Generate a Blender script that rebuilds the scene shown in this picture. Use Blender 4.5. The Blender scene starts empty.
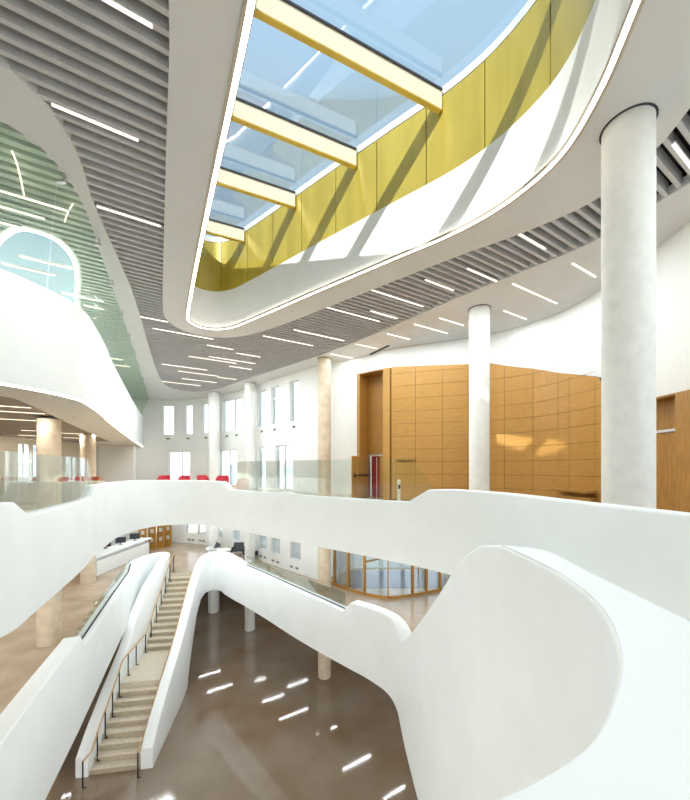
import bpy, bmesh, math, random
from mathutils import Vector
random.seed(7)
E = 10.64            # eye height above the lowest floor
F, HX, HY = 350.0, 345.0, 468.0
L0, L1, L2, L3 = 0.0, E-6.14, E-1.35, E+2.9
CE = E+5.58          # main ceiling
scene = bpy.context.scene
C = scene.collection

# ------------------------------------------------------------------ materials
def new_mat(name):
    m = bpy.data.materials.new(name); m.use_nodes = True
    nt = m.node_tree; nt.nodes.clear()
    out = nt.nodes.new('ShaderNodeOutputMaterial')
    return m, nt, out
def mat(name, col, rough=.5, metal=0.0, col2=None, scale=3.0, detail=4.0, bump=0.0, stretch=(1,1,1), spec=.5, rough2=None, lo=.35, hi=.65, coat=0.0):
    m, nt, out = new_mat(name)
    p = nt.nodes.new('ShaderNodeBsdfPrincipled')
    p.inputs['Base Color'].default_value = (*col, 1)
    p.inputs['Roughness'].default_value = rough
    p.inputs['Metallic'].default_value = metal
    p.inputs['Specular IOR Level'].default_value = spec
    p.inputs['Coat Weight'].default_value = coat
    nt.links.new(p.outputs[0], out.inputs[0])
    tc = nt.nodes.new('ShaderNodeTexCoord'); mp = nt.nodes.new('ShaderNodeMapping')
    mp.inputs['Scale'].default_value = stretch
    nt.links.new(tc.outputs['Object'], mp.inputs[0])
    nz = nt.nodes.new('ShaderNodeTexNoise'); nz.inputs['Scale'].default_value = scale; nz.inputs['Detail'].default_value = detail
    nt.links.new(mp.outputs[0], nz.inputs['Vector'])
    if col2:
        cr = nt.nodes.new('ShaderNodeValToRGB')
        cr.color_ramp.elements[0].position = lo; cr.color_ramp.elements[1].position = hi
        cr.color_ramp.elements[0].color = (*col, 1); cr.color_ramp.elements[1].color = (*col2, 1)
        nt.links.new(nz.outputs[0], cr.inputs[0]); nt.links.new(cr.outputs[0], p.inputs['Base Color'])
    if rough2 is not None:
        mr = nt.nodes.new('ShaderNodeMapRange')
        mr.inputs[1].default_value = .3; mr.inputs[2].default_value = .7
        mr.inputs[3].default_value = rough; mr.inputs[4].default_value = rough2
        nt.links.new(nz.outputs[0], mr.inputs[0]); nt.links.new(mr.outputs[0], p.inputs['Roughness'])
    if bump:
        b = nt.nodes.new('ShaderNodeBump'); b.inputs['Strength'].default_value = bump; b.inputs['Distance'].default_value = .02
        nt.links.new(nz.outputs[0], b.inputs['Height']); nt.links.new(b.outputs[0], p.inputs['Normal'])
    return m
def emis(name, col, s):
    m, nt, out = new_mat(name)
    e = nt.nodes.new('ShaderNodeEmission'); e.inputs[0].default_value = (*col, 1); e.inputs[1].default_value = s
    nt.links.new(e.outputs[0], out.inputs[0]); return m
def glass(name, tint, refl=.08, fk=.5):
    m, nt, out = new_mat(name)
    t = nt.nodes.new('ShaderNodeBsdfTransparent'); t.inputs[0].default_value = (*tint, 1)
    g = nt.nodes.new('ShaderNodeBsdfGlossy'); g.inputs['Roughness'].default_value = .01
    fr = nt.nodes.new('ShaderNodeFresnel'); fr.inputs[0].default_value = 1.45
    mx = nt.nodes.new('ShaderNodeMixShader')
    ml = nt.nodes.new('ShaderNodeMath'); ml.operation = 'MULTIPLY_ADD'
    ml.inputs[1].default_value = fk; ml.inputs[2].default_value = refl*.3; ml.use_clamp = True
    nt.links.new(fr.outputs[0], ml.inputs[0]); nt.links.new(ml.outputs[0], mx.inputs[0])
    nt.links.new(t.outputs[0], mx.inputs[1]); nt.links.new(g.outputs[0], mx.inputs[2])
    nt.links.new(mx.outputs[0], out.inputs[0]); return m

WHITE   = mat('white_plaster', (.82,.85,.85), .55, col2=(.85,.88,.88), scale=1.2)
WALLW   = mat('white_wall_paint', (.81,.83,.81), .7, col2=(.84,.86,.84), scale=.8)
CEILW   = mat('white_ceiling_paint', (.68,.70,.71), .8, col2=(.71,.73,.74), scale=.8)
WARMW   = mat('cream_wall_paint', (.74,.68,.56), .7, col2=(.78,.72,.60), scale=.8)
SLAT    = mat('grey_felt_slat', (.52,.53,.55), .8, col2=(.58,.59,.61), scale=6)
SLATL   = mat('lightened_grey_slat', (.74,.77,.74), .8, col2=(.80,.82,.80), scale=6)  # grey slats lightened in colour to offset weak light on the third level
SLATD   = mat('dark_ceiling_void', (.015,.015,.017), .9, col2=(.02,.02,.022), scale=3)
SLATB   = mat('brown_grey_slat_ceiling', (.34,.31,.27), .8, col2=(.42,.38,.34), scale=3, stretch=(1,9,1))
CONC    = mat('polished_concrete', (.205,.135,.08), .05, col2=(.30,.25,.195), scale=.3, detail=12, rough2=.09, spec=.8, lo=.32, hi=.7)
TERR    = mat('pale_terrazzo', (.37,.28,.19), .07, col2=(.48,.38,.28), scale=.9, detail=10, rough2=.22)
COL     = mat('pale_concrete_column', (.76,.77,.74), .7, col2=(.82,.83,.80), scale=5, detail=10, bump=.15)
COLW    = mat('warm_concrete_column', (.56,.46,.33), .7, col2=(.68,.58,.44), scale=3, detail=10, bump=.15)
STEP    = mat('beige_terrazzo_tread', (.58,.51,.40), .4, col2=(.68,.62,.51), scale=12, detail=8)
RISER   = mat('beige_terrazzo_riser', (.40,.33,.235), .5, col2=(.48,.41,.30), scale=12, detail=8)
WOOD    = mat('oak_veneer', (.40,.205,.04), .42, col2=(.52,.29,.075), scale=2.0, detail=9, stretch=(2,2,22), lo=.25, hi=.75)
WOODD   = mat('dark_oak_veneer', (.30,.145,.025), .42, col2=(.40,.20,.04), scale=2.0, detail=9, stretch=(14,14,1.2), lo=.25, hi=.75)
WOODF   = mat('oak_door_frame', (.34,.165,.03), .4, col2=(.46,.235,.05), scale=2.0, detail=9, stretch=(14,14,1.2))
GROOVE  = mat('shadow_gap', (.10,.05,.015), .8, col2=(.12,.06,.02))
YEL     = mat('golden_yellow_panel', (.46,.36,.05), .3, metal=.25, col2=(.55,.44,.07), scale=2.5, detail=4, spec=.7, stretch=(1,1,.15), coat=.3)
YELD    = mat('ochre_beam_underside', (.62,.44,.06), .5, col2=(.68,.48,.07))
BEAMW   = mat('cream_beam_side', (.90,.84,.68), .5, col2=(.93,.87,.71))
FRAME   = mat('taupe_window_frame', (.50,.45,.37), .5, col2=(.56,.50,.42))
BLACK   = mat('black_metal', (.02,.02,.022), .4, metal=.6, col2=(.03,.03,.03))
STEEL   = mat('brushed_steel', (.62,.62,.63), .3, metal=.9, col2=(.7,.7,.7))
ALU     = mat('pale_aluminium', (.72,.73,.72), .4, metal=.3, col2=(.78,.79,.78))
CABD    = mat('cream_lacquer', (.66,.64,.50), .45, col2=(.70,.68,.54))
RED     = mat('red_upholstery', (.42,.012,.03), .5, col2=(.52,.02,.04), scale=20)
REDD    = mat('red_leather', (.26,.005,.012), .35, col2=(.36,.01,.02), scale=4)
RUST    = mat('rust_upholstery', (.42,.13,.05), .6, col2=(.50,.17,.07), scale=20)
PINK    = mat('pale_pink_shell', (.85,.60,.52), .4, col2=(.9,.66,.58))
RAILW   = mat('wood_handrail', (.50,.30,.10), .4, col2=(.60,.38,.15), scale=10)
DKGREY  = mat('charcoal_fabric', (.035,.04,.05), .7, col2=(.05,.055,.07), scale=20)
DARKGL  = mat('black_screen', (.012,.015,.025), .15, col2=(.015,.02,.03))
MATG    = mat('grey_entrance_mat', (.13,.14,.17), .14, col2=(.18,.19,.22), scale=14)
GROUND  = mat('pale_paving', (.78,.74,.66), .8, col2=(.84,.80,.72), scale=.2)
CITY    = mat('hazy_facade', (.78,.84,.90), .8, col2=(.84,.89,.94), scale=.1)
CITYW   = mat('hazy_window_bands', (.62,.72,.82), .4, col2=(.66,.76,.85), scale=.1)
G_RAIL  = glass('green_railing_glass', (.95,.985,.965), .03)
G_TALL  = glass('green_tall_glass', (.89,.955,.905), .0, .03)
G_SKY   = glass('skylight_glass', (.93,.96,.97), .05)
G_WIN   = glass('window_glass', (.93,.96,.97), .05)
LED     = emis('warm_white_led', (1,.87,.74), 1.9)
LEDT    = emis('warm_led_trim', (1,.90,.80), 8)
LEDO    = emis('amber_white_led', (1,.82,.62), 2.0)

# ------------------------------------------------------------------ helpers
def link(name, me, m, parent=None, smooth=None):
    o = bpy.data.objects.new(name, me); C.objects.link(o)
    if isinstance(m, (list, tuple)):
        for k in m: me.materials.append(k)
    elif m and not me.materials: me.materials.append(m)
    if smooth is not None:
        for p in me.polygons: p.use_smooth = True
        me.set_sharp_from_angle(angle=math.radians(smooth))
    if parent:
        o.parent = parent
        o.matrix_parent_inverse = parent.matrix_world.inverted() if False else o.matrix_parent_inverse
        lo = parent.location
        me.transform(__import__('mathutils').Matrix.Translation(-Vector(lo)))
    return o
def tag(o, label, cat, group=None):
    o['label'] = label; o['category'] = cat
    if group: o['group'] = group
    return o
def struct(o): o['kind'] = 'structure'; return o
def empty(name, loc, label, cat, group=None):
    o = bpy.data.objects.new(name, None); C.objects.link(o); o.location = loc
    o.empty_display_size = .1
    return tag(o, label, cat, group)
class MB:
    def __init__(s): s.v=[]; s.f=[]; s.mi=[]
    def face(s, pts, mi=0):
        b=len(s.v); s.v += [tuple(p) for p in pts]; s.f.append(tuple(range(b,b+len(pts)))); s.mi.append(mi)
    def quads(s, A, B, closed=False, mi=0):
        n=len(A); b=len(s.v); s.v += [tuple(p) for p in A]+[tuple(p) for p in B]
        for i in range(n if closed else n-1):
            j=(i+1)%n; s.f.append((b+i,b+j,b+n+j,b+n+i)); s.mi.append(mi)
    def loops(s, L, closed=True, caps=True, mi=0):
        """L: list of rings (each a list of points, same count); skins them"""
        n=len(L[0]); b=len(s.v)
        for r in L: s.v += [tuple(p) for p in r]
        for k in range(len(L)-1):
            for i in range(n if closed else n-1):
                j=(i+1)%n
                s.f.append((b+k*n+i, b+k*n+j, b+(k+1)*n+j, b+(k+1)*n+i)); s.mi.append(mi)
        if caps and closed:
            s.f.append(tuple(b+i for i in range(n))[::-1]); s.mi.append(mi)
            s.f.append(tuple(b+(len(L)-1)*n+i for i in range(n))); s.mi.append(mi)
    def box(s, x0,x1,y0,y1,z0,z1, mi=0, T=None, bev=0.0):
        T = T or (lambda x,y,z:(x,y,z))
        if bev<=0:
            r0=[T(x0,y0,z0),T(x1,y0,z0),T(x1,y1,z0),T(x0,y1,z0)]
            r1=[T(x0,y0,z1),T(x1,y0,z1),T(x1,y1,z1),T(x0,y1,z1)]
            s.loops([r0,r1], mi=mi)
        else:
            c=bev
            def ring(z,i):
                return [T(x0+c+i,y0+i,z),T(x1-c-i,y0+i,z),T(x1-i,y0+c+i,z),T(x1-i,y1-c-i,z),T(x1-c-i,y1-i,z),T(x0+c+i,y1-i,z),T(x0+i,y1-c-i,z),T(x0+i,y0+c+i,z)]
            s.loops([ring(z0,c*.6),ring(z0+c,0),ring(z1-c,0),ring(z1,c*.6)], mi=mi)
    def tube(s, pts, r, n=8, mi=0, closed=False):
        rings=[]
        pts=[Vector(p) for p in pts]
        for i,p in enumerate(pts):
            a=pts[max(i-1,0)] if not closed else pts[i-1]
            b=pts[min(i+1,len(pts)-1)] if not closed else pts[(i+1)%len(pts)]
            t=(b-a).normalized()
            up=Vector((0,0,1)) if abs(t.z)<.9 else Vector((1,0,0))
            u=t.cross(up).normalized(); w=u.cross(t).normalized()
            rings.append([p+u*r*math.cos(2*math.pi*k/n)+w*r*math.sin(2*math.pi*k/n) for k in range(n)])
        if closed: rings.append(rings[0])
        s.loops(rings, caps=not closed, mi=mi)
    def lathe(s, prof, cx, cy, n=40, mi=0):
        s.loops([[(cx+r*math.cos(2*math.pi*k/n), cy+r*math.sin(2*math.pi*k/n), z) for k in range(n)] for r,z in prof], mi=mi)
    def build(s, name, m, parent=None, smooth=None):
        me = bpy.data.meshes.new(name); me.from_pydata(s.v, [], s.f)
        for p,mi in zip(me.polygons, s.mi): p.material_index = mi
        bm = bmesh.new(); bm.from_mesh(me)
        bmesh.ops.remove_doubles(bm, verts=bm.verts, dist=1e-5)
        bmesh.ops.recalc_face_normals(bm, faces=bm.faces); bm.to_mesh(me); bm.free()
        me.update()
        return link(name, me, m, parent, smooth)
def catmull(P, sub=8, closed=False, k=2):
    """centripetal Catmull-Rom on the first k coords; remaining values interpolate with smoothstep"""
    n=len(P); out=[]
    def g(i):
        if closed: return P[i%n]
        if i<0: return tuple(2*P[0][q]-P[1][q] for q in range(len(P[0])))
        if i>=n: return tuple(2*P[-1][q]-P[-2][q] for q in range(len(P[0])))
        return P[i]
    for i in range(n if closed else n-1):
        p0,p1,p2,p3 = g(i-1),g(i),g(i+1),g(i+2)
        t0=0; d=lambda a,b: max(1e-4, math.sqrt(sum((a[q]-b[q])**2 for q in range(k))))**.5
        t1=t0+d(p0,p1); t2=t1+d(p1,p2); t3=t2+d(p2,p3)
        for j in range(sub):
            u=j/sub; t=t1+(t2-t1)*u; pt=[]
            for q in range(k):
                A1=(t1-t)/(t1-t0)*p0[q]+(t-t0)/(t1-t0)*p1[q]
                A2=(t2-t)/(t2-t1)*p1[q]+(t-t1)/(t2-t1)*p2[q]
                A3=(t3-t)/(t3-t2)*p2[q]+(t-t2)/(t3-t2)*p3[q]
                B1=(t2-t)/(t2-t0)*A1+(t-t0)/(t2-t0)*A2
                B2=(t3-t)/(t3-t1)*A2+(t-t1)/(t3-t1)*A3
                pt.append((t2-t)/(t2-t1)*B1+(t-t1)/(t2-t1)*B2)
            for q in range(k, len(p1)): pt.append(p1[q]+(p2[q]-p1[q])*u)
            out.append(tuple(pt))
    if not closed: out.append(tuple(P[-1]))
    return out
def normals2(path, closed=False):
    """left-hand unit normals of a plan path"""
    N=[]; n=len(path)
    for i in range(n):
        a=path[i-1] if (closed or i>0) else path[0]
        b=path[(i+1)%n] if (closed or i<n-1) else path[-1]
        tx,ty=b[0]-a[0],b[1]-a[1]; l=math.hypot(tx,ty) or 1
        N.append((-ty/l, tx/l))
    return N
def offset(path, d, closed=False):
    return [(p[0]+n[0]*d, p[1]+n[1]*d)+tuple(p[2:]) for p,n in zip(path, normals2(path, closed))]
def arclen(path):
    s=[0]
    for a,b in zip(path,path[1:]): s.append(s[-1]+math.hypot(b[0]-a[0],b[1]-a[1]))
    return s
def sub_path(path, s0, s1, step):
    S=arclen(path); n=max(2,int(abs(s1-s0)/step)+1); out=[]
    for k in range(n+1):
        s=s0+(s1-s0)*k/n; i=0
        while i<len(S)-2 and S[i+1]<s: i+=1
        u=(s-S[i])/max(1e-9,S[i+1]-S[i])
        out.append(tuple(path[i][q]+(path[i+1][q]-path[i][q])*u for q in range(len(path[i]))))
    return out
def nearest_s(path, x, y):
    S=arclen(path); best=(1e9,0)
    for i in range(len(path)-1):
        ax,ay=path[i][:2]; bx,by=path[i+1][:2]; l2=(bx-ax)**2+(by-ay)**2 or 1e-9
        u=max(0,min(1,((x-ax)*(bx-ax)+(y-ay)*(by-ay))/l2))
        d=math.hypot(ax+u*(bx-ax)-x, ay+u*(by-ay)-y)
        if d<best[0]: best=(d,S[i]+u*math.sqrt(l2))
    return best[1]
def s_at_px(path, px, ymin=0):
    """arc length where the viewing direction of a bearing crosses the plan path"""
    k=(px-HX)/F; S=arclen(path)
    for i in range(len(path)-1):
        a=path[i][0]-k*path[i][1]; b=path[i+1][0]-k*path[i+1][1]
        if a*b<=0 and path[i][1]>ymin and a!=b: return S[i]+(S[i+1]-S[i])*a/(a-b)
    return None
def on_plane(px, py, h):
    Y=h*F/(HY-py); return ((px-HX)/F*Y, Y)
def body(name, path, w, m, parent=None, r=.035):
    """upright wall following path (x,y,top,bottom), rounded top arrises; void side on the path line"""
    N=normals2(path); rings=[]
    for p,n in zip(path,N):
        x,y,t,b=p[:4]
        prof=[(0,b),(0,t-r),(r*.3,t-r*.3),(r,t),(w-r,t),(w-r*.3,t-r*.3),(w,t-r),(w,b)]
        rings.append([(x+n[0]*q, y+n[1]*q, E+z) for q,z in prof])
    mb=MB(); mb.loops(rings); return mb.build(name, m, parent, smooth=50)
def plate(name, outer, holes, z0, z1, m):
    cu=bpy.data.curves.new(name,'CURVE'); cu.dimensions='2D'; cu.fill_mode='BOTH'; cu.extrude=(z1-z0)/2
    for L in [outer]+list(holes):
        sp=cu.splines.new('POLY'); sp.points.add(len(L)-1)
        for k,p in enumerate(L): sp.points[k].co=(p[0],p[1],0,1)
        sp.use_cyclic_u=True
    tmp=bpy.data.objects.new('tmp',cu); C.objects.link(tmp)
    dg=bpy.context.evaluated_depsgraph_get(); dg.update()
    me=bpy.data.meshes.new_from_object(tmp.evaluated_get(dg))
    bpy.data.objects.remove(tmp); bpy.data.curves.remove(cu)
    me.materials.clear()
    for v in me.vertices: v.co.z += (z0+z1)/2
    me.name=name
    o=link(name, me, m); return o
def panel_glass(name, path, z_lo, z_hi, m, parent, th=.016):
    """glass sheet following path; z_lo / z_hi functions or per point lists"""
    A=offset(path, -th/2); B=offset(path, th/2); rings=[]
    for k,(a,b) in enumerate(zip(A,B)):
        lo=z_lo[k]; hi=z_hi[k]
        rings.append([(a[0],a[1],E+lo),(a[0],a[1],E+hi),(b[0],b[1],E+hi),(b[0],b[1],E+lo)])
    mb=MB(); mb.loops(rings); return mb.build(name, m, parent, smooth=40)
def inside(poly, x, y):
    c=False; n=len(poly)
    for i in range(n):
        x1,y1=poly[i][:2]; x2,y2=poly[(i+1)%n][:2]
        if (y1>y)!=(y2>y) and x < (x2-x1)*(y-y1)/(y2-y1)+x1: c=not c
    return c

# ------------------------------------------------------------------ plan curves (metres, camera stands over x=0,y=0)
GUARD2 = [(-4.7,-.5,-.43,-2.1),(-4.45,2.2,-.43,-2.1),(-4.26,4.32,-.43,-2.1),(-4.29,4.55,-.44,-2.1),(-4.47,4.98,-.66,-2.1),(-4.9,6.02,-.67,-2.1),
  (-5.51,7.42,-.68,-2.1),(-5.92,8.2,-.68,-2.1),(-6.06,8.55,-.42,-2.1),(-6.38,9.3,-.42,-2.1),(-6.86,10.5,-.42,-2.1),(-7.03,11.3,-.42,-2.1),(-6.98,12.1,-.42,-2.1),(-6.72,12.7,-.44,-2.1),
  (-5.95,13.05,-.46,-2.1),(-4.98,12.8,-.47,-2.1),(-4.35,12.3,-.48,-2.1),(-4.0,12.05,-.74,-2.1),(-3.25,11.45,-.75,-2.1),(-1.75,10.2,-.75,-2.1),(-.66,9.3,-.76,-2.1),
  (.91,8.0,-.75,-2.1),(1.35,7.62,-.74,-2.1),(1.72,7.26,-.45,-2.1),(2.06,6.87,-.42,-2.1),(2.6,5.9,-.42,-2.1),(2.8,4.74,-.42,-2.1),
  (2.92,3.97,-.42,-2.1),(3.02,3.46,-.42,-2.1),(3.1,3.0,-.42,-2.1),(3.2,1.8,-.42,-2.1),(3.25,-.5,-.42,-2.1)]
g2 = catmull(GUARD2, 7)
B1 = -7.1
LEFT1 = [(-4.9,2.5,-4.6,B1),(-5.4,4.9,-4.6,B1),(-6.41,7.48,-4.6,B1),(-7.25,9.6,-4.6,B1),(-7.4,9.95,-5.05,B1),(-7.71,10.7,-5.05,B1),(-9.17,14.2,-5.05,B1),
  (-10.3,17.0,-5.05,B1),(-10.55,17.6,-4.8,B1),(-10.8,18.3,-4.88,B1),(-11.1,19.4,-5.0,B1),(-11.12,20.2,-5.03,B1),(-10.93,20.75,-5.05,B1),(-10.72,20.55,-5.08,B1),(-10.52,19.7,-5.2,B1-.3),
  (-10.3,18.6,-5.5,-8.2),(-10.13,17.4,-5.95,-9.2),(-9.91,16.06,-6.75,-9.9),(-9.75,15.1,-7.7,-10.2),(-9.45,13.35,-8.85,E*-1),(-9.28,12.3,-9.65,E*-1),(-9.24,12.0,-9.95,E*-1)]
LEFT1 = [(a,b,c,max(d,-E)) for a,b,c,d in LEFT1]
RIGHT1 = [(-6.82,12.42,-9.93,-E),(-6.87,12.7,-9.72,-E),(-7.07,13.9,-8.95,-E),(-7.42,16.0,-7.82,-E),(-7.55,16.75,-7.35,-E+.1),(-7.6,17.05,-7.13,-9.9),(-7.72,17.8,-6.6,-8.7),
  (-7.83,18.5,-6.1,-7.75),(-7.9,19.2,-5.55,-7.2),(-7.93,19.9,-5.12,B1),(-7.75,20.35,-4.95,B1),(-7.3,20.3,-4.9,B1),(-6.7,19.6,-4.84,B1),(-5.9,18.75,-4.9,B1),
  (-5.3,18.15,-5.07,B1),(-3.98,16.75,-5.07,B1),(-2.06,14.6,-5.07,B1),(-.9,13.4,-5.1,B1),(-.1,12.62,-5.15,B1),(.2,12.33,-4.75,B1),(.84,11.7,-4.7,B1),(1.35,11.0,-4.68,B1),(1.52,10.3,-4.72,B1),(1.53,9.8,-4.86,B1)]
NEAR = [(1.53,9.8,-4.86,B1),(1.52,9.0,-4.45,B1),(1.55,7.75,-3.54,B1),(1.6,6.6,-2.62,B1),(1.68,5.6,-1.71,B1),(1.75,5.1,-1.27,B1),(1.80,4.67,-1.03,B1),(1.85,4.18,-.925,B1),
  (1.88,3.56,-.93,B1),(1.85,3.0,-.92,B1),(1.68,2.32,-.92,B1),(1.34,1.72,-.92,B1),(1.04,1.38,-.92,B1),(.84,1.2,-.92,B1),(.64,1.08,-.92,B1),(.37,.97,-.92,B1),(.1,.93,-.92,B1),(-.1,.93,-.92,B1)]
l1 = catmull(LEFT1, 6); r1 = catmull(RIGHT1, 6); nr = catmull(NEAR, 7)
OPEN = [(-1.13,4.17),(-2.49,6.66),(-3.85,9.15),(-5.0,11.3),(-5.62,12.5),(-5.93,13.25),(-5.74,13.85),(-5.2,14.08),(-4.5,13.9),(-3.6,13.25),(-.8,11.0),(1.2,9.42),(2.71,8.2),(3.44,7.3),(3.85,6.28),(3.78,5.2),(3.5,4.17),(2.95,2.3),(2.1,.8),(1.3,.35),(.6,.7),(0.0,1.9)]
SOFF = [(-2.1,4.17),(-3.14,6.14),(-4.8,9.25),(-6.3,12.1),(-6.65,12.9),(-6.68,13.9),(-6.1,14.75),(-4.9,14.98),(-3.37,14.3),(-.3,11.9),(3.0,9.2),(4.4,8.15),(5.2,7.3),(5.45,6.2),(5.25,5.0),(4.9,3.5),(4.3,1.2),(3.0,-.8),(1.2,-1.4),(-.3,-.6),(-1.1,1.7)]
SLATR = [(-4.76,4.83),(-4.6,5.33),(-4.72,6.1),(-5.27,7.3),(-6.7,11),(-8.8,15.6),(-10.9,20.3),(-11.8,22.6),(-12.15,24.4),(-11.6,25.5),(-10.5,25.6),(-9.3,25.05),(-8.0,23.8),(-5.1,21),(-1.24,17.3),(1.32,14.5),(3.75,11.4),(6.2,8.5),(6.6,7.3),(6.85,6.5),(6.95,5),(6.8,2),(6.4,-1.6),(-1,-1.9),(-9.6,-1.6),(-9.6,1.5),(-7.3,2.6),(-5.5,3.8)]
BCUR = [(-11.5,2.4),(-8.2,3.5),(-6.5,4.6),(-5.6,5.5),(-5.3,6.1),(-5.32,6.6),(-5.5,7.3),(-6.45,9.3),(-9.2,14.95),(-12.0,20.6),(-15.9,28.4)]
OPEN3=[(-9.15,9.1),(-8.2,8.45),(-7.5,8.2),(-7.1,8.5),(-7.2,9.2),(-7.9,10.3),(-9.2,12),(-11,15.3),(-12.4,18),(-13.6,18.3),(-14.0,17),(-13.4,13.6),(-11.2,10.5)]  # outline of the added opening, shaped like the mirrored skylight edge
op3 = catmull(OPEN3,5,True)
op = catmull(OPEN,5,True); so = catmull(SOFF,5,True); sl = catmull(SLATR,5,True); bc = catmull(BCUR,6)
GUARD3 = [(-12,3.6,4.1,1.75),(-9.6,4.6,4.1,1.75),(-8.0,5.9,4.1,1.75),(-7.05,7.2,4.1,1.75),(-6.74,8.2,4.1,1.75),(-6.75,9.0,4.1,1.75),(-7.25,10.2,4.1,1.75),(-8.05,11.8,4.1,1.75),(-8.55,12.7,4.1,1.75),(-12.8,21.1,4.1,1.75),(-16.25,28.15,4.1,1.75)]
g3 = catmull(GUARD3,8)
UP = catmull([(-19.5,25.6),(-18.0,27.3),(-16.6,28.45),(-15.4,28.9),(-13,28.7),(-10.6,27.7),(-8.6,26.3),(-7,24.8),(-4.4,22.0),(-1.4,19.1),(.5,17.9),(2.1,16.5),(4.9,15.2),(6.3,14.35),(7.5,13.0),(7.95,11.6),(7.98,10.3),(7.85,8.4),(7.75,7.5),(7.6,4),(7.4,-3)],6)
LOW = catmull([(-19.5,25.6),(-18.0,27.3),(-16.6,28.45),(-15.4,28.9),(-13,28.7),(-10.6,27.7),(-8.6,26.3),(-7,24.8),(-4.4,22.0),(-1.5,19.2)],6) + [(-.9,19.6),(.6,21.4),(6.5,21.4),(8.5,19.5),(9.4,14),(9.4,-3)]
DX,DY = -.164,.986

# ------------------------------------------------------------------ floors
outer_lo = [(-22,-3),(-22,36),(14,36),(14,-3)]
struct(plate('floor', outer_lo, [], -.3, 0, CONC))
w1=.22
la=[p[:2] for p in offset(l1, .2)]; ra=[p[:2] for p in offset(r1, .2)]; na=[p[:2] for p in offset(nr, .1)]
# upper landing edge of the stair
iu=min(range(len(l1)), key=lambda i:abs(l1[i][1]-20.5)+abs(l1[i][0]+10.7))
ir=min(range(len(r1)), key=lambda i:abs(r1[i][1]-20.35)+abs(r1[i][0]+7.75))
TOPL=(-10.18,20.5); TOPR=(-8.38,20.8)
hole1 = la[:iu]+[TOPL,TOPR]+ra[ir:]+na[1:-1]+[(-.6,1.2),(-4.7,1.2)]
o_l1 = [(-19.6,-3),(-19.6,25.6)]+[(p[0],p[1]+.1) for p in LOW]+[(9.5,-3)]
struct(plate('floor', o_l1, [hole1], L1-.55, L1, TERR))
ga=[p[:2] for p in offset(g2, .13)]
o_l2 = [(-19.6,-3),(-19.6,25.6)]+[(p[0],p[1]+.1) for p in UP]
struct(plate('floor', o_l2, [ga], L2-.5, L2, TERR))
struct(plate('ceiling', o_l2, [ga], L2-.62, L2-.51, WALLW))
struct(plate('ceiling', o_l1, [hole1], L1-.66, L1-.56, WARMW))
g3o=[p[:2] for p in offset(g3,.1)]
o_l3=g3o+[(-19.6,25.8),(-19.6,2.5),(-12,2.5)]
struct(plate('floor', o_l3, [], E+1.85, L3, WALLW))
# underside of the third level: white border along the edge, brown-grey field behind it
inner3=[p[:2] for p in offset(g3[10:-5],1.5)]
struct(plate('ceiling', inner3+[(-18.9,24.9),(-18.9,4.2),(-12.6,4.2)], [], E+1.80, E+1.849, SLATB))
struct(plate('ceiling', o_l3, [inner3+[(-18.8,24.8),(-18.8,4.3),(-12.6,4.3)]], E+1.72, E+1.849, WALLW))

# ------------------------------------------------------------------ walls
def wall(name, path, z0, z1, wins, m, th=.35, out=1):
    """wall following path with rectangular window holes (s0,s1,z0,z1); reveals included. th outward (left of travel = outside)"""
    S=arclen(path); T=S[-1]
    ss=set([0,T]); zs=set([z0,z1])
    for a,b,c,d in wins: ss|={a,b}; zs|={c,d}
    for s in S: 
        if all(abs(s-q)>.06 for w in wins for q in w[:2]): ss.add(s)
    ss=sorted(ss); zs=sorted(zs)
    def at(s):
        i=0
        while i<len(S)-2 and S[i+1]<s: i+=1
        u=(s-S[i])/max(1e-9,S[i+1]-S[i]); a=path[i]; b=path[i+1]
        return (a[0]+(b[0]-a[0])*u, a[1]+(b[1]-a[1])*u)
    P=[at(s) for s in ss]; N=normals2(P); O=[(p[0]+n[0]*th, p[1]+n[1]*th) for p,n in zip(P,N)]
    mb=MB()
    hole=lambda s,z: any(a-1e-6<s<b+1e-6 and c-1e-6<z<d+1e-6 for a,b,c,d in wins)
    ns,nz=len(ss)-1,len(zs)-1
    H=[[hole((ss[i]+ss[i+1])/2,(zs[j]+zs[j+1])/2) for j in range(nz)] for i in range(ns)]
    for i in range(ns):
        for j in range(nz):
            if H[i][j]: continue
            a,b,za,zb=i,i+1,zs[j],zs[j+1]
            I=lambda k,z:(P[k][0],P[k][1],z); X=lambda k,z:(O[k][0],O[k][1],z)
            mb.face([I(a,za),I(b,za),I(b,zb),I(a,zb)]); mb.face([X(a,za),X(b,za),X(b,zb),X(a,zb)])
            if i==0 or H[i-1][j]: mb.face([I(a,za),I(a,zb),X(a,zb),X(a,za)])
            if i==ns-1 or H[i+1][j]: mb.face([I(b,za),I(b,zb),X(b,zb),X(b,za)])
            if j==0 or H[i][j-1]: mb.face([I(a,za),I(b,za),X(b,za),X(a,za)])
            if j==nz-1 or H[i][j+1]: mb.face([I(a,zb),I(b,zb),X(b,zb),X(a,zb)])
    o=struct(mb.build(name, m, smooth=40)); return at
wn=[0]
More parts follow.
